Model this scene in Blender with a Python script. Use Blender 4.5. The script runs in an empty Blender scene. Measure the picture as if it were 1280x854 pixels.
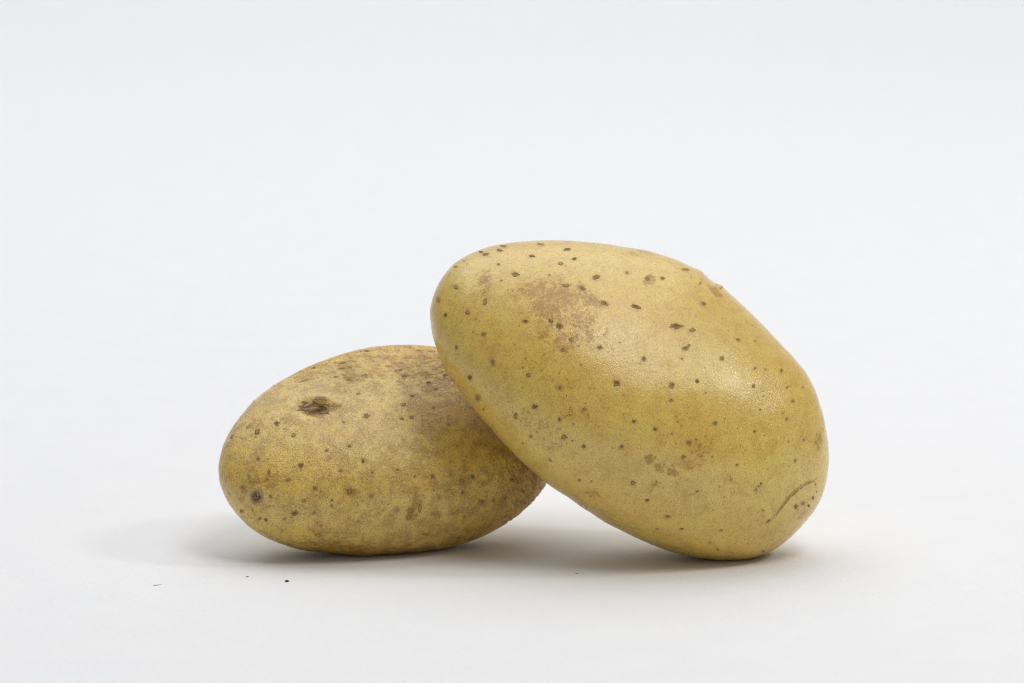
import bpy, math, random
import numpy as np
from mathutils import Vector
from mathutils.bvhtree import BVHTree

# ---------------------------------------------------------------- camera, world, lamps, exposure
scene = bpy.context.scene
col = scene.collection
PX = 0.0002            # metres per traced unit at one metre
D = 1.0                # camera distance
ELEV = math.radians(10)
ZT = 0.0526 * math.cos(ELEV)
FWD = Vector((0, math.cos(ELEV), -math.sin(ELEV)))
UP = Vector((0, math.sin(ELEV), math.cos(ELEV)))
TARGET = Vector((0, 0, ZT))

cam_data = bpy.data.cameras.new('camera')
cam = bpy.data.objects.new('camera', cam_data)
col.objects.link(cam)
cam.location = TARGET - FWD * D
cam.rotation_euler = FWD.to_track_quat('-Z', 'Y').to_euler()
cam_data.sensor_width = 36
cam_data.lens = 36 * D / (1280 * PX)
cam_data.clip_start = 0.02
cam_data.clip_end = 50
cam_data.dof.use_dof = True
cam_data.dof.focus_distance = 0.965
cam_data.dof.aperture_fstop = 22
scene.camera = cam

world = bpy.data.worlds.new('World')
scene.world = world
world.use_nodes = True
bg = world.node_tree.nodes['Background']
bg.inputs[0].default_value = (0.93, 0.96, 1.0, 1)
bg.inputs[1].default_value = 0.21

def softbox(name, az, el, dist, size, power, aim=(0, 0, 0.03), colour=(1, 1, 1)):
    ld = bpy.data.lights.new(name, 'AREA')
    ld.shape = 'RECTANGLE'
    ld.size, ld.size_y = size
    ld.energy = power
    ld.color = colour
    o = bpy.data.objects.new(name, ld)
    col.objects.link(o)
    a, e = math.radians(az), math.radians(el)
    d = Vector((math.sin(a) * math.cos(e), -math.cos(a) * math.cos(e), math.sin(e)))
    o.location = Vector(aim) + d * dist
    o.rotation_euler = (-d).to_track_quat('-Z', 'Y').to_euler()
    return o

softbox('softbox_key', 48, 64, 1.6, (0.58, 0.58), 6.7, colour=(1.0, 0.97, 0.92))
softbox('added_side_light', 86, 42, 1.6, (0.19, 0.19), 3.4, colour=(1.0, 0.975, 0.93))  # added lamp, only to give the larger potato its highlight
softbox('softbox_top', 0, 90, 1.7, (2.4, 2.2), 28.5, aim=(-0.12, 1.0, 0), colour=(0.975, 0.985, 1.0))

scene.view_settings.view_transform = 'Standard'
scene.view_settings.look = 'None'
scene.view_settings.gamma = 1
scene.view_settings.exposure = 0.11
scene.render.engine = 'CYCLES'
scene.cycles.filter_width = 0.9
scene.cycles.use_denoising = True
scene.cycles.denoising_input_passes = 'RGB_ALBEDO_NORMAL'
scene.cycles.denoising_prefilter = 'NONE'

# ---------------------------------------------------------------- traced shapes and marks of the two potatoes
OUTLINE_R = [(537,381),(543,364),(553.7,345),(570.6,326),(589.5,315),(612.7,306),(638,302),(667.5,300),(701,300),(741,303),(780,308.7),
(807.4,312.7),(834.8,321),(864.4,334),(885.5,346),(911,366.5),(927.7,381),(949,401),(970,423.5),(987,440.5),(1002.5,457.5),(1016.5,480),
(1026,505.6),(1031.8,529),(1036,555),(1037,576),(1034.5,597),(1030.6,614),(1023,632),(1006.6,653.5),(986,674.5),(963,691.5),(940,699.6),
(911,702),(882,700),(853,694.4),(824.5,685.7),(804,677),(778,664),(738,640),(709,620.5),(680,602),(660.5,585),(637,562),(613.7,537),(590,510),
(571.5,487),(557.5,467),(550.5,452),(544.6,438),(539,418),(535.8,396)]
OUTLINE_L = [(273,580),(276,564),(282.5,547),(293.7,528.7),(308.7,509),(323.7,494),(342.5,481),(365,469.7),(387.4,459.4),(410,451),(434,443),
(456.8,437.3),(480,434.4),(498.7,433),(517.5,433),(540,434.6),(570,439),(600,448),(635,467),(662,495),(680,530),(688,560),(688,585),(682,604),
(676.8,613.4),(667.4,624.7),(654,637),(633.7,653.7),(615,666),(592.4,676),(564,684.6),(536,689.3),(508,691.7),(480,693.2),(428.7,693.4),
(402.4,691.5),(372.4,687.2),(350,680.5),(327.5,671),(310.6,659.5),(295.6,644.5),(284.4,629),(277,612.5),(273.5,595.6)]
# pores: x, y, width, height, tilt, depth of colour
SPOTS_R = [(607.4,318.1,10.5,4.6,0,1), (624.9,312.9,8.4,3.8,0,1), (629.6,307.8,9.5,2.9,0,1), (675.9,305.5,10.5,3.4,0,1), (709,311.6,10.1,4.2,0,1),
(665,320,8.4,4.6,0,1), (700.6,329.5,9.5,5.3,0,0.7), (718.1,323.8,8.4,4.2,0,1), (644.7,342.8,9.5,6.3,0,1), (745.4,347,12.6,7.6,0,1),
(623.2,330.6,5.9,3.8,0,0.7), (686.5,343.8,4.6,2.9,0,0.7), (627,350.4,4.2,2.5,0,1), (570.1,359.4,5.5,5.9,0,1), (547.8,375.2,4.6,6.7,0,1),
(556.7,393.8,4.2,5.5,0,1), (584.7,391,5.5,6.7,0,1), (595,398.8,2.1,2.1,0,1), (606.6,377.3,6.3,10.5,-20,1), (604.9,417.4,5.5,5.5,0,1),
(570.6,434.4,4.2,6.3,0,1), (615.9,452.8,5.5,7.6,0,1), (707.5,356.9,10.5,5.1,0,0.8), (727.5,360.1,12.6,6.3,-35,1), (755.6,379,12.6,6.3,-20,1),
(749.7,434.4,7.6,6.3,0,1), (703.7,437,8.8,7.6,0,1), (657,401.6,9.3,5.1,0,1), (688.6,401.2,7.6,5.9,0,1), (699.1,407.9,9.3,7.6,0,1),
(713.4,424.3,5.9,5.9,0,0.6), (754.9,418.6,1.7,1.7,0,1), (774.5,427.9,2.1,1.7,0,1), (569.5,333.7,5.5,2.5,0,1), (580,326.4,3.2,3.2,0,0.6),
(601.1,314.8,5.9,2.9,0,1), (708.6,301.7,7.6,1.7,0,1), (640.5,302.3,4.2,1.3,0,1), (783.8,341.2,7.6,5.1,0,0.7), (828.1,347.9,5.9,3.8,0,1),
(857,337,12.7,3,-8,0.7), (875.4,354.1,4.2,3.4,0,1), (795.2,383.4,12.7,5.9,-20,1), (879.6,380,7.6,5.5,-30,1), (845,407.7,16.9,7.6,-5,1),
(865.5,412.5,7.2,5.5,0,1), (857,435.1,9.3,7.2,0,1), (861.2,431.5,3.8,4.6,0,1), (804.9,448.8,7.2,7.2,0,1), (852.8,448.8,3.8,3.8,0,1),
(902.4,448.2,6.3,5.5,-30,1), (922.8,424.7,5.5,3.8,-20,1), (944.2,425.8,3.8,2.1,0,1), (809.5,348.6,7.2,7.6,-30,0.8), (943.9,460.4,5.2,5.2,0,1),
(956.8,461.5,4.7,1.9,-25,1), (976.7,463.4,4.2,5.6,0,1), (840,481.7,7,7.5,0,1), (871.3,476.8,7,6.6,0,1), (942.1,482.6,4.7,7,0,1),
(983.8,484.5,3.3,3.7,0,1), (1003.7,483.8,2.8,3.7,0,0.6), (881.9,490.8,2.1,2.1,0,1), (991.2,501.4,4.7,4.7,0,0.5), (839,500.4,6.6,5.2,0,0.6),
(978.6,516.3,3.3,3.3,0,0.7), (983.3,523.6,3.7,4.7,0,1), (950.5,512.1,3.3,3.3,0,1), (893.8,529,5.6,5.2,0,1), (943.5,539.3,4.7,4.2,0,1),
(792.4,526.9,7,5.6,0,1), (818.9,536.3,6.1,5.6,0,1), (860.8,553.1,7.5,7,0,1), (854,571.2,6.6,5.6,0,1), (921.5,581.2,4.7,3.7,0,1),
(791.2,603.9,6.6,6.1,0,1), (871.6,614.2,5.2,3.7,0,1), (809,625,6.1,4.2,0,1), (951.4,604.4,3.3,3.7,0,1), (948.2,607.7,2.8,3.3,0,1),
(945.3,611.9,3.7,3.7,0,1), (994.1,575.8,4.2,6.6,0,0.7), (985.6,551.7,2.8,3.7,0,0.7), (1004.8,550.1,3.3,3.7,0,0.7), (953.8,637.9,3.3,2.8,0,1),
(1019.4,605.3,2.8,2.8,0,1), (1016.1,622.2,3.7,4.7,0,1), (1020.8,614.5,2.3,2.8,0,1), (1010.7,632.5,3.3,4.2,0,1), (995,633.2,4.7,5.6,0,1),
(1003.7,628.8,7,6.1,0,0.6), (839.7,541.9,2.3,3.3,0,1), (834.6,645.5,7.5,4,0,1), (852.2,660.9,6.4,2.3,0,1), (901.4,662.9,5.8,2.9,0,1),
(897.3,686.9,4,2.3,0,1), (821.6,661.1,5.2,2.3,0,1), (960.3,651.3,8.7,3.5,35,1), (891.5,637.5,3.5,2.3,0,0.7), (886.9,678.5,5.2,2.3,0,0.6),
(954,689.2,3.5,2.3,0,1), (723.9,600.5,4,3.5,0,1), (739.5,601.9,2.3,2.9,0,1), (587.4,471.9,5.6,7,0,1), (660.5,469,6.6,6.6,0,0.6),
(699.9,485,7.5,7,0,1), (771.1,479.3,10.8,9.4,0,1), (597.3,497.6,6.1,7.5,0,0.7), (668.5,508.4,7.5,7,0,1), (644.4,520.3,7,8.4,0,0.7),
(604.3,511.4,4.2,3.7,0,0.7), (730.8,511.4,6.6,4.2,0,0.9), (699.4,524.3,5.6,6.6,0,1), (716.7,529.9,3.3,3.3,0,1), (705,546.6,8,7.5,0,1),
(729.8,558.3,5.6,6.1,0,1), (776.9,558,6.1,5.6,0,1), (653.7,554.5,3.3,3.3,0,1), (663.3,545.9,5.6,5.6,0,0.6), (715.6,551.2,3,3,0,0.7),
(726.1,456.4,3.3,3.3,0,0.7), (687.5,575.8,2.3,5.6,30,0.7)]
SPOTS_L = [(346.2,529.3,6.7,7.5,0,1), (321.5,539.9,6.4,8.6,-40,0.8), (310.6,533.4,4.5,10.1,-45,0.6), (366.8,544.1,7.5,6.4,0,1),
(322.8,573.7,5.6,7.1,0,1), (408.4,563.4,5.2,4.1,0,1), (437.1,557.7,6.7,4.5,0,1), (458.1,520.3,8.2,6.4,0,0.6), (429.6,527.8,4.9,4.1,0,0.5),
(454,576.5,4.9,7.5,0,1), (375.8,581.6,7.9,7.9,0,1), (336.1,590,4.9,8.6,-15,0.9), (333.6,598.8,3.4,4.1,0,1), (360.3,600.3,7.5,4.5,10,1),
(394,610,6.4,4.9,0,1), (302.7,609.1,5.2,5.2,0,0.8), (379.9,626,6.7,4.5,0,1), (425.8,588.1,6.4,6,0,0.6), (465.2,590.9,4.5,3.7,0,0.6),
(437.5,614.9,10.1,8.6,0,1), (464.3,620,8.6,5.6,10,0.7), (414.8,625.2,4.9,4.5,0,0.8), (414.8,632.1,5.2,4.5,0,0.8), (368.7,641.9,10.1,7.5,20,1),
(337.8,620.3,2.6,3,0,1), (337.2,632.7,3.7,2.2,0,1), (355.6,648.6,6.7,2.6,0,1), (364.6,647.1,2.2,2.2,0,1), (392.7,640.6,4.5,3.7,0,1),
(302,639.1,4.1,6,30,1.2), (324.7,648.1,4.1,4.9,0,1), (332.1,650,5.2,4.5,-30,1), (369.8,632.7,2.6,1.9,0,1), (397.7,669.1,9.4,4.9,-10,0.8),
(311.5,595.6,3.7,8.6,15,0.6), (401.5,657.1,3.7,2.2,0,1), (447.4,651.8,6.7,3.4,0,0.5), (518.4,595.6,5.2,5.2,0,0.6), (540.9,595.6,7.1,7.1,0,0.9),
(577.4,601.6,7.5,6.4,0,0.8), (590.9,596,6.4,6.4,0,0.9), (549,621.5,6.4,7.1,0,0.7), (512.8,638.7,6.4,8.2,-20,1), (510.9,646.6,6,5.6,0,1),
(525,635,4.5,13.1,0,0.6), (495.9,637.8,6.4,6.7,0,0.7), (578.4,615.8,3.4,5.6,0,1), (584.2,615.1,2.2,2.2,0,1), (567.1,618.1,2.2,2.6,0,1),
(602.7,627.5,7.5,5.2,0,1.3), (630.9,622.8,9,5.2,20,1.3), (617.2,625.6,7.1,5.2,0,0.8), (638.9,599.4,4.5,4.5,0,1), (496.9,587.2,5.2,3.4,0,0.7),
(542.8,642.5,9.4,6.4,0,0.45), (531.5,668.1,9.4,3.7,0,0.8), (573.3,672.4,10.1,3,8,1.2), (566.2,641.5,1.9,2.2,0,1), (505.3,470.2,8.6,3.7,0,1.2),
(536.2,478.1,7.5,3.7,0,1), (545.6,486,6.4,3,0,1), (504.7,505.8,6.4,4.5,0,1), (515.6,495,7.5,2.6,0,0.6), (514.7,522.1,7.5,6,0,0.6),
(502.5,523.1,7.5,4.5,0,0.6), (497.8,463.1,10.5,3,0,0.6), (560.6,530.6,4.5,3.7,0,0.6), (541.8,510,6.4,6.4,0,0.5), (556.8,469.1,5.6,2.6,-20,1),
(538.1,439.7,4.5,1.3,0,1.2), (524,438.4,7.5,1.5,0,1), (420.2,471,11.2,2.2,0,0.8), (436.2,474.9,11.2,2.1,0,0.9), (392.1,460.3,7.5,1.7,0,1),
(379.9,475.8,11.2,1.5,10,0.7), (428.7,453.7,18.7,1.9,12,0.7), (455.8,469.1,9.4,1.7,0,0.8), (447.4,492.1,7.1,2.4,0,0.7), (426.8,460.3,9.4,1.7,10,0.7),
(458.6,438.7,9.4,1.3,5,0.8), (343.4,480.3,3.7,1.9,30,1), (290,545.6,3,7.5,-30,0.7)]
KXL, KYL, KXR, KYR = -.25, -.72, -.14, -.3
# stains: x, y, radius, radius, tilt, strength; some paint in shade and bounce light
STAIN_BOUNCE_R = [(692,372,50,30,-10,.75),(718,398,42,24,-20,.7),(606,352,11,18,0,.65),(700,420,55,24,-15,.5),(680,465,60,40,0,.25),(811,575,8,9,0,1),
(824,584,12,7,-25,1),(842,589,14,7,-10,.9),(862,583,22,12,20,.5),(818,606,10,7,0,.65),(738,374,26,10,-28,.7),(812,350,9,9,0,.8),(672,535,60,20,-35,.35),
(715,520,25,12,0,.45),(1022,555,6,24,-15,.5),(738,616,14,7,-15,.6),(852,535,30,20,0,.35),(872,560,25,18,0,.4),(800,315,22,6,0,.5),(697,424,18,8,-30,.7),
(645,372,14,6,-10,.5),(896,365,12,5,-40,.8),(1000,640,18,9,35,.35),(900,610,60,18,5,.25),(760,650,60,16,-28,.4),(850,690,60,10,-10,.35),(560,470,14,30,35,.4)]  # bands along the lower edge paint in warm bounce light
STAIN_SHADE_L = [(440,690,120,14,0,.75),(600,665,50,12,25,.5),(550,452,44,15,-12,.4),(520,468,34,12,0,.35),(512,641,10,12,0,.8),(523,626,9,13,0,.5),(437,617,13,11,0,.5),(396,667,16,7,0,.6),(645,615,42,42,0,.25),  # brown bands along the underside; patches beside the larger potato paint in shade
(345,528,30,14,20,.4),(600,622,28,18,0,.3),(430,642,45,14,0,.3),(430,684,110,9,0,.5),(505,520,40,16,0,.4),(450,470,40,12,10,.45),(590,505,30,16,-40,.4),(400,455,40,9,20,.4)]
GREEN_R = [(958,583,32,34,0,.9),(900,560,30,20,0,.3),(560,410,20,30,0,.35)]
GREEN_L = [(330,555,50,24,0,.3),(345,645,40,14,0,.25)]
PALE_R = [(1000,560,40,60,0,.5),(945,490,40,34,0,.5),(900,430,80,50,-30,.6),(640,330,60,20,0,.2),(735,345,40,18,0,.2),(850,590,70,30,0,.25),(640,385,40,26,0,.3),(790,430,50,30,0,.25)]  # right flank and upper right patches paint the highlight into the colour
PALE_L = [(500,555,60,40,0,.5),(400,480,60,22,20,.5),(500,625,40,40,0,.35),(370,640,40,16,0,.4),(664,605,16,30,0,.5)]  # the middle patch paints the highlight into the colour

# ---------------------------------------------------------------- noise
_rng = np.random.default_rng(7)
_perm = _rng.permutation(256)
_perm = np.concatenate([_perm, _perm, _perm])
_grad = _rng.normal(size=(256, 3)); _grad /= np.linalg.norm(_grad, axis=1)[:, None]
def noise(p):
    i = np.floor(p).astype(np.int64); f = p - i; i &= 255
    u = f * f * f * (f * (f * 6 - 15) + 10)
    out = 0
    for dx in (0, 1):
        for dy in (0, 1):
            for dz in (0, 1):
                h = _perm[_perm[_perm[(i[:, 0] + dx) & 255] + ((i[:, 1] + dy) & 255)] + ((i[:, 2] + dz) & 255)]
                g = _grad[h]
                dot = g[:, 0] * (f[:, 0] - dx) + g[:, 1] * (f[:, 1] - dy) + g[:, 2] * (f[:, 2] - dz)
                w = (u[:, 0] if dx else 1 - u[:, 0]) * (u[:, 1] if dy else 1 - u[:, 1]) * (u[:, 2] if dz else 1 - u[:, 2])
                out = out + w * dot
    return out * 1.6
def fbm(p, n=3):
    s = 0; a = 1.0; t = 0
    for k in range(n):
        s = s + a * noise(p * 2 ** k + 17.3 * k); t += a; a *= .5
    return s / t
def smooth(x, a, b):
    t = np.clip((x - a) / (b - a), 0, 1); return t * t * (3 - 2 * t)

# ---------------------------------------------------------------- node helpers and materials
def new_mat(name):
    m = bpy.data.materials.new(name); m.use_nodes = True
    nt = m.node_tree
    return m, nt, nt.nodes['Principled BSDF']
class N:
    def __init__(s, nt): s.nt = nt
    def add(s, kind, ins=(), **props):
        n = s.nt.nodes.new(kind)
        for k, v in props.items(): setattr(n, k, v)
        for k, v in (ins.items() if isinstance(ins, dict) else enumerate(ins)):
            if v is None: continue
            if hasattr(v, 'is_output'): s.nt.links.new(v, n.inputs[k])
            else: n.inputs[k].default_value = v
        return n
    def math(s, op, a, b=None, c=None, clamp=False):
        return s.add('ShaderNodeMath', [a, b, c], operation=op, use_clamp=clamp).outputs[0]
    def mix(s, f, a, b, mode='MIX'):
        n = s.add('ShaderNodeMix', data_type='RGBA', blend_type=mode)
        for k, v in ((0, f), (6, a), (7, b)):
            if hasattr(v, 'is_output'): s.nt.links.new(v, n.inputs[k])
            else: n.inputs[k].default_value = v if k == 0 else (*v, 1) if len(v) == 3 else v
        return n.outputs[2]
    def ramp(s, x, a, b, lo=0.0, hi=1.0):
        return s.add('ShaderNodeMapRange', {0: x, 1: a, 2: b, 3: lo, 4: hi}, interpolation_type='SMOOTHSTEP').outputs[0]
    def noise(s, vec, scale, detail=2, rough=.5, dist=0.0):
        return s.add('ShaderNodeTexNoise', {'Vector': vec, 'Scale': scale, 'Detail': detail, 'Roughness': rough, 'Distortion': dist}).outputs[0]
    def attr(s, name):
        return s.add('ShaderNodeAttribute', attribute_name=name).outputs['Fac']

def skin_material(name, yellow, tan, roughness, fibre, grain, relief, russet=(0.42, 0.210, 0.018)):
    m, nt, bsdf = new_mat(name)
    g = N(nt)
    co = g.add('ShaderNodeTexCoord').outputs['Object']
    mm = g.add('ShaderNodeVectorMath', {0: co, 3: 1000.0}, operation='SCALE').outputs[0]      # millimetres
    n_low = g.noise(mm, .055, 3, .55)
    n_mid = g.noise(mm, .28, 4, .62, .4)
    n_fine = g.noise(mm, 2.1, 3, .65)
    n_grain = g.noise(mm, 4.6, 2, .6)
    # short fibres of the peeling outer skin, laid in two directions
    warp = g.add('ShaderNodeTexNoise', {'Vector': mm, 'Scale': .35, 'Detail': 1}).outputs['Color']
    wv = g.add('ShaderNodeVectorMath', {0: mm, 1: g.add('ShaderNodeVectorMath', {0: warp, 3: 3.2}, operation='SCALE').outputs[0]}, operation='ADD').outputs[0]
    def fib(rot, off):
        v = g.add('ShaderNodeMapping', {'Vector': wv, 'Rotation': rot, 'Location': off, 'Scale': (.32, 2.2, 1.2)}).outputs[0]
        n = g.noise(v, 1.0, 2, .5)
        return g.ramp(g.math('ABSOLUTE', g.math('SUBTRACT', n, .5)), .0, .13, 1, 0)
    f1 = fib((0.3, 0.5, 0.2), (0, 0, 0)); f2 = fib((0.2, -0.6, -0.5), (31, 7, 3))
    fibre_m = g.math('MULTIPLY', g.math('MAXIMUM', f1, f2), g.ramp(n_mid, .38, .62))
    stain_shade = g.attr('stain_shade'); spot = g.attr('pore'); rough = g.attr('rough'); green = g.attr('green'); pale = g.attr('pale'); cork_shade = g.attr('cork_shade')
    n_speck = g.noise(mm, 1.15, 4, .7)
    n_pock = g.noise(mm, 1.7, 2, .5)
    c = g.mix(g.ramp(n_low, .38, .62), yellow, tan)
    c = g.mix(g.math('MULTIPLY', green, .30), c, (yellow[0] * .93, yellow[1] * 1.05, yellow[2] * .65))
    c = g.mix(g.math('MULTIPLY', pale, .6), c, (0.68, 0.52, 0.20))
    c = g.mix(g.math('MULTIPLY', g.ramp(n_mid, .48, .68), .42), c, (tan[0] * .90, tan[1] * .80, tan[2] * .66))
    # pale scurf of the outer skin where it has roughened
    scurf = g.math('MULTIPLY', rough, g.ramp(n_mid, .36, .60))
    c = g.mix(g.math('MULTIPLY', scurf, .55), c, (0.66, 0.455, 0.145))
    # russet stains: the mask, painted shade included, broken into crisp crumbs by the fine noises
    e = g.math('ADD', stain_shade, g.math('MULTIPLY', g.math('SUBTRACT', n_speck, .5), 1.9))
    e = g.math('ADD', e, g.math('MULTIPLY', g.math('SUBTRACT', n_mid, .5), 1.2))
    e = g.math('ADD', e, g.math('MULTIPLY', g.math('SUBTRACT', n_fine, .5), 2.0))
    st = g.math('MULTIPLY', g.ramp(e, .40, .70), g.ramp(stain_shade, .02, .25))
    c = g.mix(g.math('MULTIPLY', stain_shade, .40), c, (0.58, 0.315, 0.026))
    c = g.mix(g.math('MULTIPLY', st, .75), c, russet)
    # fibres and speckles
    c = g.mix(g.math('MULTIPLY', fibre_m, g.math('ADD', g.math('MULTIPLY', rough, .38), fibre)), c, (0.35, 0.180, 0.028))
    sp = g.math('MULTIPLY', g.ramp(n_speck, .575, .66), g.math('ADD', .36, g.math('ADD', g.math('MULTIPLY', stain_shade, .35), g.math('MULTIPLY', rough, .30))), clamp=True)
    c = g.mix(sp, c, (0.28, 0.137, 0.015))
    c = g.mix(g.math('MULTIPLY', g.ramp(n_fine, .57, .66), .35), c, (0.38, 0.20, 0.02))
    vor = g.add('ShaderNodeTexVoronoi', {'Vector': mm, 'Scale': .62, 'Randomness': 1})
    vcol = g.add('ShaderNodeSeparateColor', [vor.outputs['Color']]).outputs
    dist = g.math('ADD', vor.outputs['Distance'], g.math('MULTIPLY', g.math('SUBTRACT', n_fine, .5), .35))
    speck = g.math('MULTIPLY', g.ramp(dist, .17, .05), g.ramp(vcol[0], .55, .9))
    c = g.mix(g.math('MULTIPLY', speck, .7), c, (0.22, 0.105, 0.018))
    c = g.mix(cork_shade, c, g.mix(g.ramp(n_fine, .38, .62), (0.52, 0.37, 0.13), (0.26, 0.150, 0.040)))
    pr = g.math('MULTIPLY', spot, g.ramp(n_fine, .30, .60, .45, 1.0))
    c = g.mix(pr, c, (0.19, 0.095, 0.022))
    # grain of the skin
    G = g.math('ADD', g.math('MULTIPLY', n_fine, .55), g.math('MULTIPLY', n_grain, .45))
    val = g.ramp(G, .36, .64, 1 - grain, 1 + grain * .85)
    c = g.add('ShaderNodeVectorMath', {0: c, 3: val}, operation='SCALE').outputs[0]
    nt.links.new(c, bsdf.inputs['Base Color'])
    r = g.math('ADD', g.ramp(n_speck, .35, .65, -.07, .09), roughness)
    r = g.math('ADD', r, g.math('MULTIPLY', g.math('ADD', rough, stain_shade), .13), clamp=True)
    nt.links.new(r, bsdf.inputs['Roughness'])
    bsdf.inputs['Specular IOR Level'].default_value = .6
    bsdf.inputs['Subsurface Weight'].default_value = .3
    bsdf.inputs['Subsurface Radius'].default_value = (1.0, .50, .15)
    bsdf.inputs['Subsurface Scale'].default_value = .0018
    h = g.math('ADD', g.math('MULTIPLY', n_fine, .75), g.math('MULTIPLY', n_grain, .55))
    h = g.math('ADD', h, g.math('MULTIPLY', fibre_m, g.math('ADD', g.math('MULTIPLY', rough, .45), fibre * .6)))
    h = g.math('ADD', h, g.math('MULTIPLY', n_speck, g.math('ADD', .15, g.math('MULTIPLY', rough, 1.2))))
    b = g.add('ShaderNodeBump', {'Height': h, 'Strength': relief, 'Distance': .00024})
    nt.links.new(b.outputs[0], bsdf.inputs['Normal'])
    # thin waxy skin over it, smoother than the relief below
    bc = g.add('ShaderNodeBump', {'Height': h, 'Strength': relief * .75, 'Distance': .00024})
    nt.links.new(bc.outputs[0], bsdf.inputs['Coat Normal'])
    nt.links.new(g.ramp(n_speck, .38, .60, .36, .14), bsdf.inputs['Coat Weight'])
    bsdf.inputs['Coat Roughness'].default_value = .17
    return m

def cork_material(name, dark, light, scale=3.5, rough=.7):
    m, nt, bsdf = new_mat(name)
    g = N(nt)
    co = g.add('ShaderNodeTexCoord').outputs['Object']
    mm = g.add('ShaderNodeVectorMath', {0: co, 3: 1000.0}, operation='SCALE').outputs[0]
    n = g.noise(mm, scale, 3, .6)
    f = g.math('ADD', g.math('MULTIPLY', g.attr('tone'), .75), g.math('MULTIPLY', g.math('SUBTRACT', n, .5), 1.5), clamp=True)
    nt.links.new(g.mix(f, dark, light), bsdf.inputs['Base Color'])
    bsdf.inputs['Roughness'].default_value = rough
    bsdf.inputs['Specular IOR Level'].default_value = .35
    b = g.add('ShaderNodeBump', {'Height': n, 'Strength': .6, 'Distance': .0003})
    nt.links.new(b.outputs[0], bsdf.inputs['Normal'])
    return m

M_SKIN_R = skin_material('yellow_potato_skin', (0.770, 0.560, 0.130), (0.755, 0.515, 0.120), .17, .08, .21, .30)
M_SKIN_L = skin_material('scurfy_potato_skin', (0.780, 0.545, 0.122), (0.745, 0.500, 0.120), .19, .34, .30, .58)
M_PORE = cork_material('pore_cork', (0.20, 0.105, 0.028), (0.50, 0.325, 0.105))
M_PORE_PALE = cork_material('pale_pore_cork', (0.37, 0.225, 0.068), (0.62, 0.44, 0.165))
M_PORE_MID = cork_material('brown_pore_cork', (0.29, 0.160, 0.042), (0.58, 0.385, 0.125))
M_SCAR = cork_material('scar_cork', (0.130, 0.080, 0.034), (0.50, 0.37, 0.19), 2.0, .8)
M_EYE = cork_material('eye_lining', (0.15, 0.072, 0.018), (0.50, 0.305, 0.075), 1.6, .5)
M_BUD = cork_material('bud_skin', (0.27, 0.150, 0.060), (0.62, 0.46, 0.24), 2.2, .4)
M_FLAKE = cork_material('skin_flake', (0.33, 0.20, 0.08), (0.60, 0.45, 0.25), 2.2, .45)
M_FLAKE_PALE = cork_material('pale_flake', (0.36, 0.26, 0.14), (0.62, 0.52, 0.36), 2.2, .4)

m, nt, bsdf = new_mat('white_paper')
g = N(nt)
co = g.add('ShaderNodeTexCoord').outputs['Object']
n1 = g.noise(co, 700, 4, .65); n2 = g.noise(co, 60, 3, .6)
c = g.mix(g.ramp(n2, .3, .7), (0.822, 0.824, 0.840), (0.838, 0.838, 0.848))
c = g.mix(g.math('MULTIPLY', g.ramp(n1, .62, .8), .10), c, (0.7, 0.68, 0.65))
nt.links.new(c, bsdf.inputs['Base Color'])
bsdf.inputs['Roughness'].default_value = .75
bsdf.inputs['Specular IOR Level'].default_value = .25
b = g.add('ShaderNodeBump', {'Height': g.math('ADD', n1, n2), 'Strength': .6, 'Distance': .0003})
nt.links.new(b.outputs[0], bsdf.inputs['Normal'])
M_PAPER = m

# ---------------------------------------------------------------- the paper sweep
def mesh_from(name, V, F, mat, smooth_shade=True, parent=None):
    me = bpy.data.meshes.new(name)
    V = np.asarray(V, dtype=np.float32)
    if isinstance(F, np.ndarray):
        k = F.shape[1]
        me.vertices.add(len(V)); me.vertices.foreach_set('co', V.ravel())
        me.loops.add(F.size); me.loops.foreach_set('vertex_index', F.ravel().astype(np.int32))
        me.polygons.add(len(F)); me.polygons.foreach_set('loop_start', np.arange(0, F.size, k, dtype=np.int32))
        me.update(calc_edges=True)
    else:
        me.from_pydata(V.tolist(), [], F); me.update()
    me.materials.append(mat)
    if smooth_shade:
        me.polygons.foreach_set('use_smooth', np.ones(len(me.polygons), dtype=bool))
    o = bpy.data.objects.new(name, me); col.objects.link(o)
    if parent: o.parent = parent
    return o

prof = [(-1.35, 0.0)] + [(y, 0.0) for y in np.linspace(-.9, 1.15, 24)]
for k in range(1, 25):
    a = math.pi / 2 * k / 24
    prof.append((1.15 + .55 * math.sin(a), .55 * (1 - math.cos(a))))
prof += [(1.70, .55 + .2 * k) for k in range(1, 8)]
xs = np.linspace(-1.45, 1.45, 30)
V = [(x, y, z) for (y, z) in prof for x in xs]
F = [(i * 30 + j, i * 30 + j + 1, (i + 1) * 30 + j + 1, (i + 1) * 30 + j) for i in range(len(prof) - 1) for j in range(29)]
paper = mesh_from('paper_backdrop', V, F, M_PAPER)
paper['kind'] = 'structure'
paper['label'] = 'seamless white paper sweep under and behind the potatoes'

# ---------------------------------------------------------------- potato builder
def radial(pts, cx, cy, n=720, sm=5):
    p = np.array(pts, float); x = p[:, 0] - cx; y = cy - p[:, 1]
    th = np.arctan2(y, x); r = np.hypot(x, y); o = np.argsort(th); th = th[o]; r = r[o]
    T = np.concatenate([th - 2 * np.pi, th, th + 2 * np.pi]); R = np.concatenate([r, r, r])
    gg = -np.pi + 2 * np.pi * np.arange(n) / n
    v = np.interp(gg, T, R)
    k = np.exp(-0.5 * (np.arange(-20, 21) / sm) ** 2); k /= k.sum()
    return gg, np.convolve(np.concatenate([v[-20:], v, v[:20]]), k, 'valid')

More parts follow.
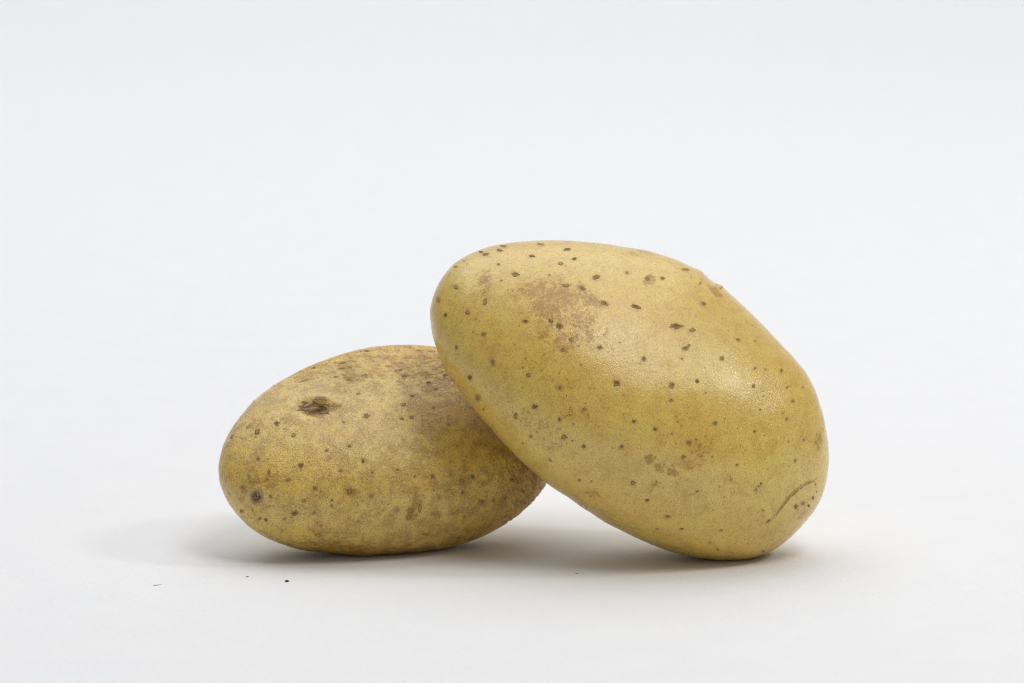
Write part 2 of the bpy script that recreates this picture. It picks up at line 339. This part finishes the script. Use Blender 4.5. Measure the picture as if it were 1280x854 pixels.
def cube_sphere(n):
    """unit sphere of six welded n x n grids"""
    t = np.tan((np.arange(n + 1) / n * 2 - 1) * math.pi / 4)
    A, B = np.meshgrid(t, t, indexing='ij'); A = A.ravel(); B = B.ravel(); I = np.ones_like(A)
    faces = [(I, A, B), (-I, B, A), (B, I, A), (A, -I, B), (A, B, I), (B, A, -I)]
    P = np.concatenate([np.stack(f, 1) for f in faces]); P /= np.linalg.norm(P, axis=1)[:, None]
    idx = np.arange((n + 1) ** 2).reshape(n + 1, n + 1)
    q = np.stack([idx[:-1, :-1], idx[1:, :-1], idx[1:, 1:], idx[:-1, 1:]], -1).reshape(-1, 4)
    Q = np.concatenate([q + k * (n + 1) ** 2 for k in range(6)])
    key = np.round(P * 1e6).astype(np.int64)
    _, first, inv = np.unique(key, axis=0, return_index=True, return_inverse=True)
    return P[first], inv.ravel()[Q]

SPH, QUADS = cube_sphere(256)

class Potato:
    def __init__(s, outline, centre, depth, kx, ky, sink):
        s.sink = sink
        s.cx, s.cy = centre; s.depth = depth; s.kx = kx; s.ky = ky
        s.g, s.v = radial(outline, s.cx, s.cy)
        Mx = np.stack([np.ones_like(s.g), np.cos(2 * s.g), np.sin(2 * s.g)], 1)
        s.c = np.linalg.lstsq(Mx, 1 / s.v ** 2, rcond=None)[0]
        s.w = 0.0
    def shape(s, d):
        t = np.arctan2(d[:, 1], d[:, 0]); r = np.hypot(d[:, 0], d[:, 1])
        R = np.interp(t, np.append(s.g, np.pi), np.append(s.v, s.v[0]))
        E = 1 / np.sqrt(s.c[0] + s.c[1] * np.cos(2 * t) + s.c[2] * np.sin(2 * t))
        Re = E + (R - E) * r ** 2
        return np.stack([Re * r * np.cos(t), Re * r * np.sin(t), d[:, 2] * s.depth], 1)
    def place(s, P):
        """shape space (right, up, toward the viewer) to the world: the tilted solid standing on the paper"""
        k = PX * (D + s.w) / D
        a = (P[:, 0] + s.cx - 640) * k; b = (P[:, 1] - (s.cy - 427)) * k
        W = s.w - (P[:, 2] + s.kx * P[:, 0] + s.ky * 28 * np.log1p(np.exp((P[:, 1] + 35) / 28))) * k
        return np.stack([a, b * math.sin(ELEV) + W * math.cos(ELEV), ZT + b * math.cos(ELEV) - W * math.sin(ELEV)], 1)
    def project(s, Wd):
        """traced coordinates of world points as seen from the camera"""
        r = Wd - np.array(cam.location); d = r @ np.array(FWD)
        return 640 + r[:, 0] / d * D / PX, 427 - (r @ np.array(UP)) / d * D / PX
    def rest(s, Wd):
        """flatten the underside where it bears on the paper"""
        z = Wd[:, 2]; q = s.sink * .35
        return np.concatenate([Wd[:, :2], (.5 * (z + np.sqrt(z * z + q * q)) - .00012)[:, None]], 1)
    def fit(s, P, outline):
        """settle on the paper, then refine the radii until the solid's own outline agrees with the trace"""
        gg, want = radial(outline, s.cx, s.cy)
        n = 240; step = 2 * np.pi / n; Q = P[::3]
        for _ in range(9):
            s.settle(s.shape(Q))
            x, y = s.project(s.rest(s.place(s.shape(Q))))
            th = np.arctan2(s.cy - y, x - s.cx); r = np.hypot(x - s.cx, y - s.cy)
            have = np.zeros(n); np.maximum.at(have, ((th + np.pi) / step).astype(int) % n, r)
            k = np.array([1, 3, 4, 3, 1]) / 12
            have = np.convolve(np.concatenate([have[-2:], have, have[:2]]), k, 'valid')
            w = np.interp(-np.pi + (np.arange(n) + .5) * step, np.append(gg, np.pi), np.append(want, want[0])) / have
            cc = -np.pi + (np.arange(n) + .5) * step
            s.v = s.v * np.interp(s.g, np.concatenate([cc - 2 * np.pi, cc, cc + 2 * np.pi]), np.tile(w, 3)) ** .8
        s.err = np.abs(w - 1).max() * s.v.mean()
        s.settle(s.shape(SPH))
    def settle(s, P):
        lo, hi = -.3, .5
        for _ in range(40):
            s.w = (lo + hi) / 2
            if s.place(P)[:, 2].min() > -s.sink: lo = s.w
            else: hi = s.w

def blob(px, py, x, y, rx, ry, tilt):
    a = math.radians(tilt); dx = px - x; dy = y - py
    u = dx * math.cos(a) + dy * math.sin(a); v = -dx * math.sin(a) + dy * math.cos(a)
    return np.sqrt((u / rx) ** 2 + (v / ry) ** 2)

def seg_dist(px, py, pts):
    """distance to a polyline, side sign and run along it"""
    best = np.full(len(px), 1e9); side = np.zeros(len(px)); run = np.zeros(len(px)); L = 0
    for (x0, y0), (x1, y1) in zip(pts[:-1], pts[1:]):
        ex, ey = x1 - x0, y1 - y0; l = math.hypot(ex, ey)
        t = np.clip(((px - x0) * ex + (py - y0) * ey) / l ** 2, 0, 1)
        dx = px - x0 - t * ex; dy = py - y0 - t * ey; d = np.hypot(dx, dy)
        m = d < best
        best = np.where(m, d, best); side = np.where(m, np.sign(ex * dy - ey * dx), side); run = np.where(m, L + t * l, run); L += l
    return best, side, run / L

CREASE = [(1021,598.5),(1017.7,601.8),(1010.3,603.4),(998.8,611.5),(987.4,621.5),(975.9,635.4),(970.2,643.6),(962.8,650.3)]

def normals(Vt, Q):
    n = np.cross(Vt[Q[:, 2]] - Vt[Q[:, 0]], Vt[Q[:, 3]] - Vt[Q[:, 1]])
    out = np.zeros_like(Vt)
    for k in range(4):
        for ax in range(3): out[:, ax] += np.bincount(Q[:, k], n[:, ax], len(Vt))
    return out / np.linalg.norm(out, axis=1)[:, None]

def build_skin(pt, which, outline, root, mat, spots, stain_shades, greens, pales):
    pt.fit(SPH, outline)
    P = pt.shape(SPH)
    px, py = pt.project(pt.place(P))
    front = SPH[:, 2] > -0.05
    mm = P * .2 + (0 if which == 'R' else 90)
    Wd = pt.place(P)
    nr = normals(Wd, QUADS)
    if (nr * (Wd - Wd.mean(0))).sum() < 0: nr = -nr
    # masks
    att = {k: np.zeros(len(P)) for k in ('stain_shade', 'pore', 'rough', 'green', 'pale', 'cork_shade')}
    brk = fbm(mm * .22, 4); brk2 = fbm(mm * .9 + 5, 3)
    for (key, lst) in (('stain_shade', stain_shades), ('green', greens), ('pale', pales)):
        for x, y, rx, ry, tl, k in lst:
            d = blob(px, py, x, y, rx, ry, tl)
            val = k * smooth(d + brk * .8 + (brk2 * .5 if key == 'stain_shade' else 0), 1.35, .25) * front
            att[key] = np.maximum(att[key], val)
    back = smooth(-SPH[:, 2], 0.1, .35)
    att['stain_shade'] += back * smooth(fbm(mm * .05 + 40, 3), .05, .45) * .6
    disp = np.zeros(len(P))                                        # millimetres along the normal
    disp += .42 * fbm(mm * .045 + 3, 2) * (.35 + .65 * smooth(abs(SPH[:, 2]), .1, .5))
    disp += .10 * fbm(mm * .16 + 11, 2)
    disp += .018 * fbm(mm * .9, 2)
    for x, y, w, h, tl, k in spots:
        rx, ry = max(w, 3.0) / 2, max(h, 2.4) / 2
        d = blob(px, py, x, y, rx, ry, tl)
        att['pore'] = np.maximum(att['pore'], front * .32 * k * smooth(d + brk2 * .9, 1.9, .6))
        if max(w, h) > 5: disp += front * (-.06) * np.exp(-d ** 2 * .8)
    # pores of the sides the photograph does not show
    rr = np.random.default_rng(5 if which == 'R' else 6)
    kd = rr.normal(size=(160, 3)); kd /= np.linalg.norm(kd, axis=1)[:, None]; kd = kd[kd[:, 2] < -.12]
    q = pt.shape(kd)
    for c0, sz in zip(q, rr.uniform(2.2, 4.5, len(q))):
        d2 = ((P - c0) ** 2).sum(1)
        att['pore'] = np.maximum(att['pore'], .95 * smooth(np.sqrt(d2) / sz + brk2 * .5, 1.15, .6))
    if which == 'R':
        d, side, run = seg_dist(px, py, CREASE)
        taper = np.sin(np.pi * np.clip(run * .9 + .06, 0, 1)) ** .7
        # the brow overlaps from the upper left: raised lip, sharp drop, slow return
        lip = np.where(side < 0, np.exp(-d / 9), -1.1 * np.exp(-d / 7) )
        disp += front * taper * .30 * lip
        att['cork_shade'] = np.maximum(att['cork_shade'], front * taper * .55 * smooth(d + brk2 * 1.2, 3.0, .6) * (side > 0))  # brown shadow beneath the lip, painted into the colour
        att['pale'] = np.maximum(att['pale'], front * taper * .8 * smooth(d, 5, 1) * (side < 0))  # bright edge of the lip, painted paler
        # second faint fold running up the right flank
        d, side, run = seg_dist(px, py, [(1034, 588), (1024, 600), (1018, 604)])
        disp += front * -.10 * np.exp(-(d / 2.2) ** 2)
        # eye seen edge-on at the upper right
        c0 = pt.shape(np.array([[math.cos(math.radians(55)), math.sin(math.radians(55)), .0]]))
        e0 = np.array([890 - pt.cx, pt.cy - 350.5, 8.0])
        dl = P - e0; tang = np.array([.78, -.62, 0]); u = dl @ tang; vv = np.sqrt(np.maximum((dl ** 2).sum(1) - u ** 2, 0))
        disp += -.62 * np.exp(-(u / 10) ** 2 - (vv / 16) ** 2)
        disp += .28 * np.exp(-((u - 15) / 5) ** 2 - (vv / 12) ** 2)
        disp += .35 * np.exp(-((u + 17) / 8) ** 2 - (vv / 14) ** 2)
        att['cork_shade'] = np.maximum(att['cork_shade'], .7 * smooth(np.sqrt((u / 17) ** 2 + (vv / 8) ** 2) + brk2 * .7, 1.2, .3))
        att['rough'] = .12 + .25 * smooth(brk, 0, .5)
        # shallow hollow left of the middle
        disp += -.12 * front * np.exp(-blob(px, py, 716, 383, 40, 14, -25) ** 2)
    else:
        top = smooth(py, 505, 450) * smooth(px, 300, 380)
        end = smooth(px, 610, 650) * smooth(py, 540, 585)
        low = smooth(py, 655, 690)
        att['rough'] = np.clip(.28 + .55 * top + .6 * end + .4 * low + .35 * smooth(px, 480, 560), 0, 1)
        att['rough'] *= smooth(brk, -.5, .15) * .4 + .6
        st = fbm(np.stack([mm[:, 0] * .30 + .12 * mm[:, 1], mm[:, 1] * 1.25, mm[:, 2] * .85], 1), 3)
        disp += top * front * .36 * (1 - np.abs(st) * 2.4)
        en = fbm(np.stack([mm[:, 0] * 1.05 + .45 * mm[:, 1], mm[:, 1] * .20, mm[:, 2] * .45], 1), 2)
        disp += end * front * .42 * (1 - np.abs(en) * 2.4)
        disp += .05 * fbm(mm * .55 + 21, 3)
        # main eye: hollow under a brow
        d = blob(px, py, 394, 510, 21, 9, -4)
        disp += front * (-1.5 * np.exp(-(d ** 2) * 1.2) + .40 * np.exp(-((d - 1.6) / .45) ** 2) * smooth(py, 514, 504))
        att['cork_shade'] = np.maximum(att['cork_shade'], front * .85 * smooth(blob(px, py, 395, 510, 21, 9, -4) + brk2 * 1.1, 1.25, .55))
        att['stain_shade'] = np.maximum(att['stain_shade'], front * .9 * smooth(blob(px, py, 418, 508, 14, 5, 5) + brk2, 1.3, .3))
        att['stain_shade'] = np.maximum(att['stain_shade'], front * .8 * smooth(blob(px, py, 400, 499, 10, 5, 0) + brk2 * .6, 1.3, .5))
        # stalk scar: corky collar round a pit
        d = blob(px, py, 320.5, 620.5, 8.2, 8.6, 0)
        disp += front * (.16 * np.exp(-((d - 1.35) / .35) ** 2) - .55 * smooth(d, 1.05, .3))
        disp += front * -.25 * np.exp(-(d / 3.2) ** 2)
        att['cork_shade'] = np.maximum(att['cork_shade'], front * .8 * smooth(d + brk2 * .4, 1.35, .9))
        ring = front * smooth(d + brk2 * .5, 1.15, 1.4) * smooth(d + brk2 * .6, 2.2, 1.6)
        att['pale'] = np.maximum(att['pale'], ring); att['stain_shade'] = np.maximum(att['stain_shade'] * (1 - ring), front * .45 * smooth(abs(d + brk2 * .8 - 2.2), .7, .1))
    Wd = Wd + nr * (disp * .001)[:, None]
    Wd[:, 2] -= Wd[:, 2].min() + pt.sink
    Wd = pt.rest(Wd)
    
    pt.root_loc = np.array(root.location)
    loc = Wd - pt.root_loc
    o = mesh_from('skin', loc, QUADS, mat, parent=root)
    for k, val in att.items():
        a = o.data.attributes.new(k, 'FLOAT', 'POINT'); a.data.foreach_set('value', np.clip(val, 0, 1).astype(np.float32))
    # outward winding
    if (normals(loc, QUADS) * nr).sum() < 0: o.data.flip_normals()
    pt.bvh = BVHTree.FromPolygons([tuple(v) for v in loc.tolist()], QUADS.tolist())
    return o

def on_skin(pt, x, y, off=0.0):
    """point and normal of the skin met along the view axis at outline coordinates x, y"""
    ray = (FWD * D + Vector((1, 0, 0)) * ((x - 640) * PX) + UP * ((427 - y) * PX)).normalized()
    h, n, _, _ = pt.bvh.ray_cast(cam.location - Vector(pt.root_loc), ray)
    if h is None: return None, None
    if n.dot(FWD) > 0: n = -n
    return h + n * off, n

def patch(pt, name, x, y, w, h, tilt, mat, parent, seed, rings=((.55, .10, .75), (1.0, .005, .25)), centre=(.06, 0.0), seg=10, jag=.16):
    """a small raised or pitted patch that lies on the skin: rings of (radius, lift mm, tone)"""
    rd = random.Random(seed); a = math.radians(tilt); ca, sa = math.cos(a), math.sin(a)
    p0, n0 = on_skin(pt, x, y)
    if p0 is None: return None
    jit = [1 + rd.uniform(-jag, jag) for _ in range(seg)]
    V = []; T = []
    q, n = on_skin(pt, x, y, centre[0] * .001); V.append(q); T.append(centre[1])
    for (rad, lift, tone) in rings:
        for k in range(seg):
            t = 2 * math.pi * k / seg; r = rad * jit[k]
            u, v = r * w / 2 * math.cos(t), r * h / 2 * math.sin(t)
            q, n = on_skin(pt, x + u * ca - v * sa, y - u * sa - v * ca, lift * .001)
            if q is None or (q - p0).length > .003 + .001 * max(w, h): return None
            V.append(q); T.append(tone)
    F = [(0, 1 + k, 1 + (k + 1) % seg) for k in range(seg)]
    for i in range(len(rings) - 1):
        b0, b1 = 1 + i * seg, 1 + (i + 1) * seg
        F += [(b0 + k, b1 + k, b1 + (k + 1) % seg, b0 + (k + 1) % seg) for k in range(seg)]
    o = mesh_from(name, V, F, mat, parent=parent)
    at = o.data.attributes.new('tone', 'FLOAT', 'POINT'); at.data.foreach_set('value', np.array(T, dtype=np.float32))
    if o.data.polygons[0].normal.dot(n0) < 0: o.data.flip_normals()
    return o

def strip(pt, name, pts, width, lift, mat, parent, tone=(.2, .6), wob=0.0, seed=1):
    """a narrow tapering ridge laid along a line on the skin"""
    rd = random.Random(seed); V = []; T = []; F = []
    for i, (x, y) in enumerate(pts):
        x0, y0 = pts[max(i - 1, 0)]; x1, y1 = pts[min(i + 1, len(pts) - 1)]
        l = math.hypot(x1 - x0, y1 - y0) or 1; nx, ny = -(y1 - y0) / l, (x1 - x0) / l
        wd = width * (.25 + .75 * math.sin(math.pi * (i + .3) / (len(pts) - .4))) * (1 + rd.uniform(-wob, wob))
        for s_, lf, tn in ((-1, .005, tone[0]), (0, lift, tone[1]), (1, .005, tone[0])):
            q, n = on_skin(pt, x + nx * s_ * wd / 2, y + ny * s_ * wd / 2, lf * .001)
            if q is None: return None
            V.append(q); T.append(tn)
    for i in range(len(pts) - 1):
        for k in (0, 1):
            F.append((3 * i + k, 3 * i + k + 1, 3 * i + k + 4, 3 * i + k + 3))
    o = mesh_from(name, V, F, mat, parent=parent)
    at = o.data.attributes.new('tone', 'FLOAT', 'POINT'); at.data.foreach_set('value', np.array(T, dtype=np.float32))
    if o.data.polygons[0].normal.dot(FWD) > 0: o.data.flip_normals()
    return o

def flake(pt, x, y, size, ang, parent, seed, mat=None, lift=.5):
    """a curled chip of loose skin standing off the surface"""
    rd = random.Random(seed)
    q, n = on_skin(pt, x, y)
    if q is None: return None
    n = Vector(n); tx = (Vector((math.cos(ang), 0, math.sin(ang)))); tx = (tx - n * tx.dot(n)).normalized(); ty = n.cross(tx)
    V = []; F = []; T = []
    s = size * PX
    for i in range(5):
        u = i / 4
        hw = .32 * s * (1 - u * .75) * (1 + rd.uniform(-.25, .25))
        up = lift * s * u ** 1.6
        for sg in (-1, 1):
            V.append(q + tx * (s * u * .8) + ty * (hw * sg) + n * (up - .00004)); T.append(rd.random())
    top = len(V)
    for v in list(V): V.append(Vector(v) + n * .00006); T.append(rd.random())
    for i in range(4):
        a, b, c, d = 2 * i, 2 * i + 1, 2 * i + 3, 2 * i + 2
        F += [(a, d, c, b), (a + top, b + top, c + top, d + top), (a, a + top, d + top, d), (b, c, c + top, b + top)]
    F += [(0, 1, 1 + top, top), (8, 8 + top, 9 + top, 9)]
    o = mesh_from('skin_flake', V, F, mat or M_FLAKE, parent=parent)
    at = o.data.attributes.new('tone', 'FLOAT', 'POINT'); at.data.foreach_set('value', np.array(T, dtype=np.float32))
    return o

def thing(name, label, cat, loc, group=None):
    o = bpy.data.objects.new(name, None); col.objects.link(o)
    o.empty_display_size = .01
    o.location = loc; o['label'] = label; o['category'] = cat
    if group: o['group'] = group
    return o

def pores(pt, spots, root, seed):
    for i, (x, y, w, h, tl, k) in enumerate(spots):
        rd = random.Random(seed + i)
        w, h = max(w, 2.2), max(h, 1.7)
        big = max(w, h) > 5.2
        s = rd.uniform(.74, .98)
        u = rd.random()
        if big and u < .45:               # dark rim round a greyer corky plug
            rings = ((.42, .09, .70), (.74, .13, .05), (1.0, .004, .60)); ctr = (.10, .85)
        elif big and u < .75:             # corky collar round a pit
            rings = ((.34, .03, .0), (.70, .14, .75), (1.0, .004, .40)); ctr = (.01, .0)
        else:
            rings = ((.55, .06, .18), (1.0, .004, .65)); ctr = (.08, .05)
        m = rd.choice((M_PORE_PALE, M_PORE_PALE, M_PORE_MID)) if k < .75 else rd.choice((M_PORE, M_PORE_MID, M_PORE_MID))
        patch(pt, 'lenticel', x, y, w * s, h * s, tl + rd.uniform(-12, 12), m, root, seed + i, rings, ctr, seg=12 if big else 8, jag=.32)

# ---------------------------------------------------------------- the two potatoes
left = Potato(OUTLINE_L, (481, 565), 102, KXL, KYL, .0012)
right = Potato(OUTLINE_R, (787, 502), 130, KXR, KYR, .0006)

root_l = thing('potato', 'smaller scurfy brown potato lying flat, with a deep eye and round stalk scar', 'potato', (-.032, -.012, 0), 'two potatoes leaning together')
root_r = thing('potato', 'larger smooth yellow potato tilted up with its raised end resting on the other', 'potato', (.0535, -.015, 0), 'two potatoes leaning together')
build_skin(left, 'L', OUTLINE_L, root_l, M_SKIN_L, SPOTS_L, STAIN_SHADE_L, GREEN_L, PALE_L)
build_skin(right, 'R', OUTLINE_R, root_r, M_SKIN_R, SPOTS_R, STAIN_BOUNCE_R, GREEN_R, PALE_R)
pores(left, SPOTS_L, root_l, 1000)
pores(right, SPOTS_R, root_r, 2000)

# main eye of the left potato: lining, bud ridges, loose scales, painted cleft shade
eye = patch(left, 'eye', 394, 510.5, 44, 18, -4, M_EYE, root_l, 31,
            rings=((.35, .04, .45), (.62, .03, .15), (.85, .06, .30), (1.0, .0, .62)), centre=(.05, .5), seg=26, jag=.34)
strip(left, 'bud', [(378, 512.5), (382, 512.6), (386, 512.2), (390, 511.7), (394, 511.3), (398, 511.6), (402, 512.4)], 5.5, .55, M_BUD, eye, (.0, .62), .35, 3)
strip(left, 'bud', [(399, 507.5), (403, 507.2), (407, 508.6), (410, 511), (410, 514), (406, 516.5), (402, 517)], 3.6, .45, M_BUD, eye, (.0, .45), .4, 4)
strip(left, 'bud_scale', [(379, 509.5), (383, 507), (387, 505.2), (391, 504.2)], 3.0, .40, M_FLAKE_PALE, eye, (.1, .75), .4, 5)
strip(left, 'bud_scale', [(396, 519), (399, 521.5), (402, 520.5), (406, 518)], 3.6, .15, M_BUD, eye, (.3, .8), .4, 6)
strip(left, 'bud_scale', [(394, 499.6), (399, 497.6), (404, 498.2), (408, 500.5)], 4.2, .12, M_FLAKE, eye, (.1, .45), .3, 9)
strip(left, 'cleft_shade', [(380, 515), (384, 517.0), (388, 517.3), (391, 516.2), (395, 515.2), (402, 514.6)], 2.0, .02, M_PORE, eye, (.0, .0), .4, 7)  # dark strip painting the shade inside the gap
strip(left, 'cleft_shade', [(384, 509.6), (388, 508.5), (392, 507.5), (396, 506), (401, 505.4), (408, 505.5)], 2.2, .03, M_PORE, eye, (.0, .0), .4, 8)  # upper gap, its shade painted the same way

# stalk scar
scar = patch(left, 'stalk_scar', 320.5, 621, 14, 15.5, 0, M_SCAR, root_l, 77,
             rings=((.3, .05, .40), (.55, .02, .10), (.78, .10, .55), (1.0, .01, 1.0)), centre=(.05, .1), seg=22, jag=.2)
patch(left, 'stalk_stub', 322.5, 618.5, 4, 4.5, 20, M_SCAR, scar, 78, rings=((.6, .20, .75), (1.0, .03, .2)), centre=(.24, .8), seg=9, jag=.35)

# folded eye brow of the right potato: strips paint its shadow line and bright lip
strip(right, 'eye_brow_shading', [(1018.5, 601.6), (1015, 602.6), (1011.5, 603.6), (1008, 605.4), (1004.5, 608), (1001, 610.6), (997, 613.6), (993, 617.2), (989.5, 620.4)],
      2.0, .02, M_PORE_MID, root_r, (.45, .08), .6, 12)
strip(right, 'eye_brow_shading', [(1012, 601.6), (1007, 604.2), (1003, 607.0), (999, 610.2), (994.5, 613.8), (990, 617.6), (986, 622)],
      2.2, .14, M_FLAKE, root_r, (.45, 1.0), .5, 13)
strip(right, 'eye_brow_shading', [(988, 622.5), (984, 626.5), (980, 631.5), (976.5, 635.8), (973.5, 639.5), (970, 644)],
      1.2, .04, M_PORE_PALE, root_r, (.6, .15), .6, 14)

# loose chips of skin on the rims
for i, (x, y, s_, a) in enumerate([(434, 444.3, 3.2, 1.2), (476, 436.2, 3.4, 1.5), (452, 439.3, 2.6, 2.4), (316, 502.5, 3.5, 2.2), (343, 482.6, 3.2, 2.0),
                                   (411, 452, 2.4, 1.0), (391, 459.6, 3.0, .4), (513, 435.0, 2.4, 1.7), (459, 687, 3.0, .6), (525, 684, 3.4, .1)]):
    flake(left, x, y, s_, a, root_l, 50 + i)
for i, (x, y, s_, a) in enumerate([(899.5, 360.6, 6.5, .9), (894, 355.5, 4.5, .7), (884, 347, 3.0, 1.3), (741, 304.4, 2.4, 1.4), (732.5, 634.5, 4.0, -1.9),
                                   (725.8, 630.3, 3.4, -2.1), (786, 666.5, 2.6, -1.8), (703, 614.5, 2.4, -2.0)]):
    flake(right, x, y, s_, a, root_r, 90 + i)

# ---------------------------------------------------------------- crumbs on the paper
def ground(x, y):
    d = FWD * D + Vector((1, 0, 0)) * ((x - 640) * PX) + UP * ((427 - y) * PX)
    o = cam.location; t = -o.z / d.z
    return o + d * t
M_SOIL = cork_material('dry_soil', (0.03, 0.026, 0.022), (0.09, 0.075, 0.06), 3, .9)
M_CHIP = cork_material('dry_skin_chip', (0.66, 0.58, 0.44), (0.80, 0.75, 0.64), 3, .7)
M_DUST = cork_material('dust_grain', (0.34, 0.31, 0.27), (0.52, 0.48, 0.43), 3, .8)
def crumb(name, x, y, sx, sy, sz, rot, mat, label, cat, seed):
    rd = random.Random(seed)
    V, Q = cube_sphere(3)
    V = V * (1 + np.array([[rd.uniform(-.28, .28)] for _ in range(len(V))]))
    V = V * np.array([[sx, sy, sz]]) * PX * .5
    V[:, 2] -= V[:, 2].min()
    o = mesh_from(name, V, Q, mat)
    o.location = ground(x, y); o.rotation_euler = (0, 0, rot)
    at = o.data.attributes.new('tone', 'FLOAT', 'POINT'); at.data.foreach_set('value', np.array([rd.random() for _ in V], dtype=np.float32))
    o['label'] = label; o['category'] = cat
crumb('soil_crumb', 358.5, 727.3, 5, 4, 1.8, .3, M_SOIL, 'dark soil crumb on the white paper in front of the smaller potato', 'crumb', 1)
crumb('soil_crumb', 309, 721.3, 4, 3, .8, .8, M_DUST, 'tiny brown speck on the paper left of the dark soil crumb', 'crumb', 2)
crumb('soil_crumb', 721, 717.5, 3.6, 3, .8, .2, M_DUST, 'tiny grey speck at the shadow edge below the tilted potato', 'crumb', 3)
crumb('skin_chip', 196, 731.5, 11, 4, .5, .35, M_CHIP, 'thin tan skin chip on the paper far left of the potatoes', 'skin chip', 4)
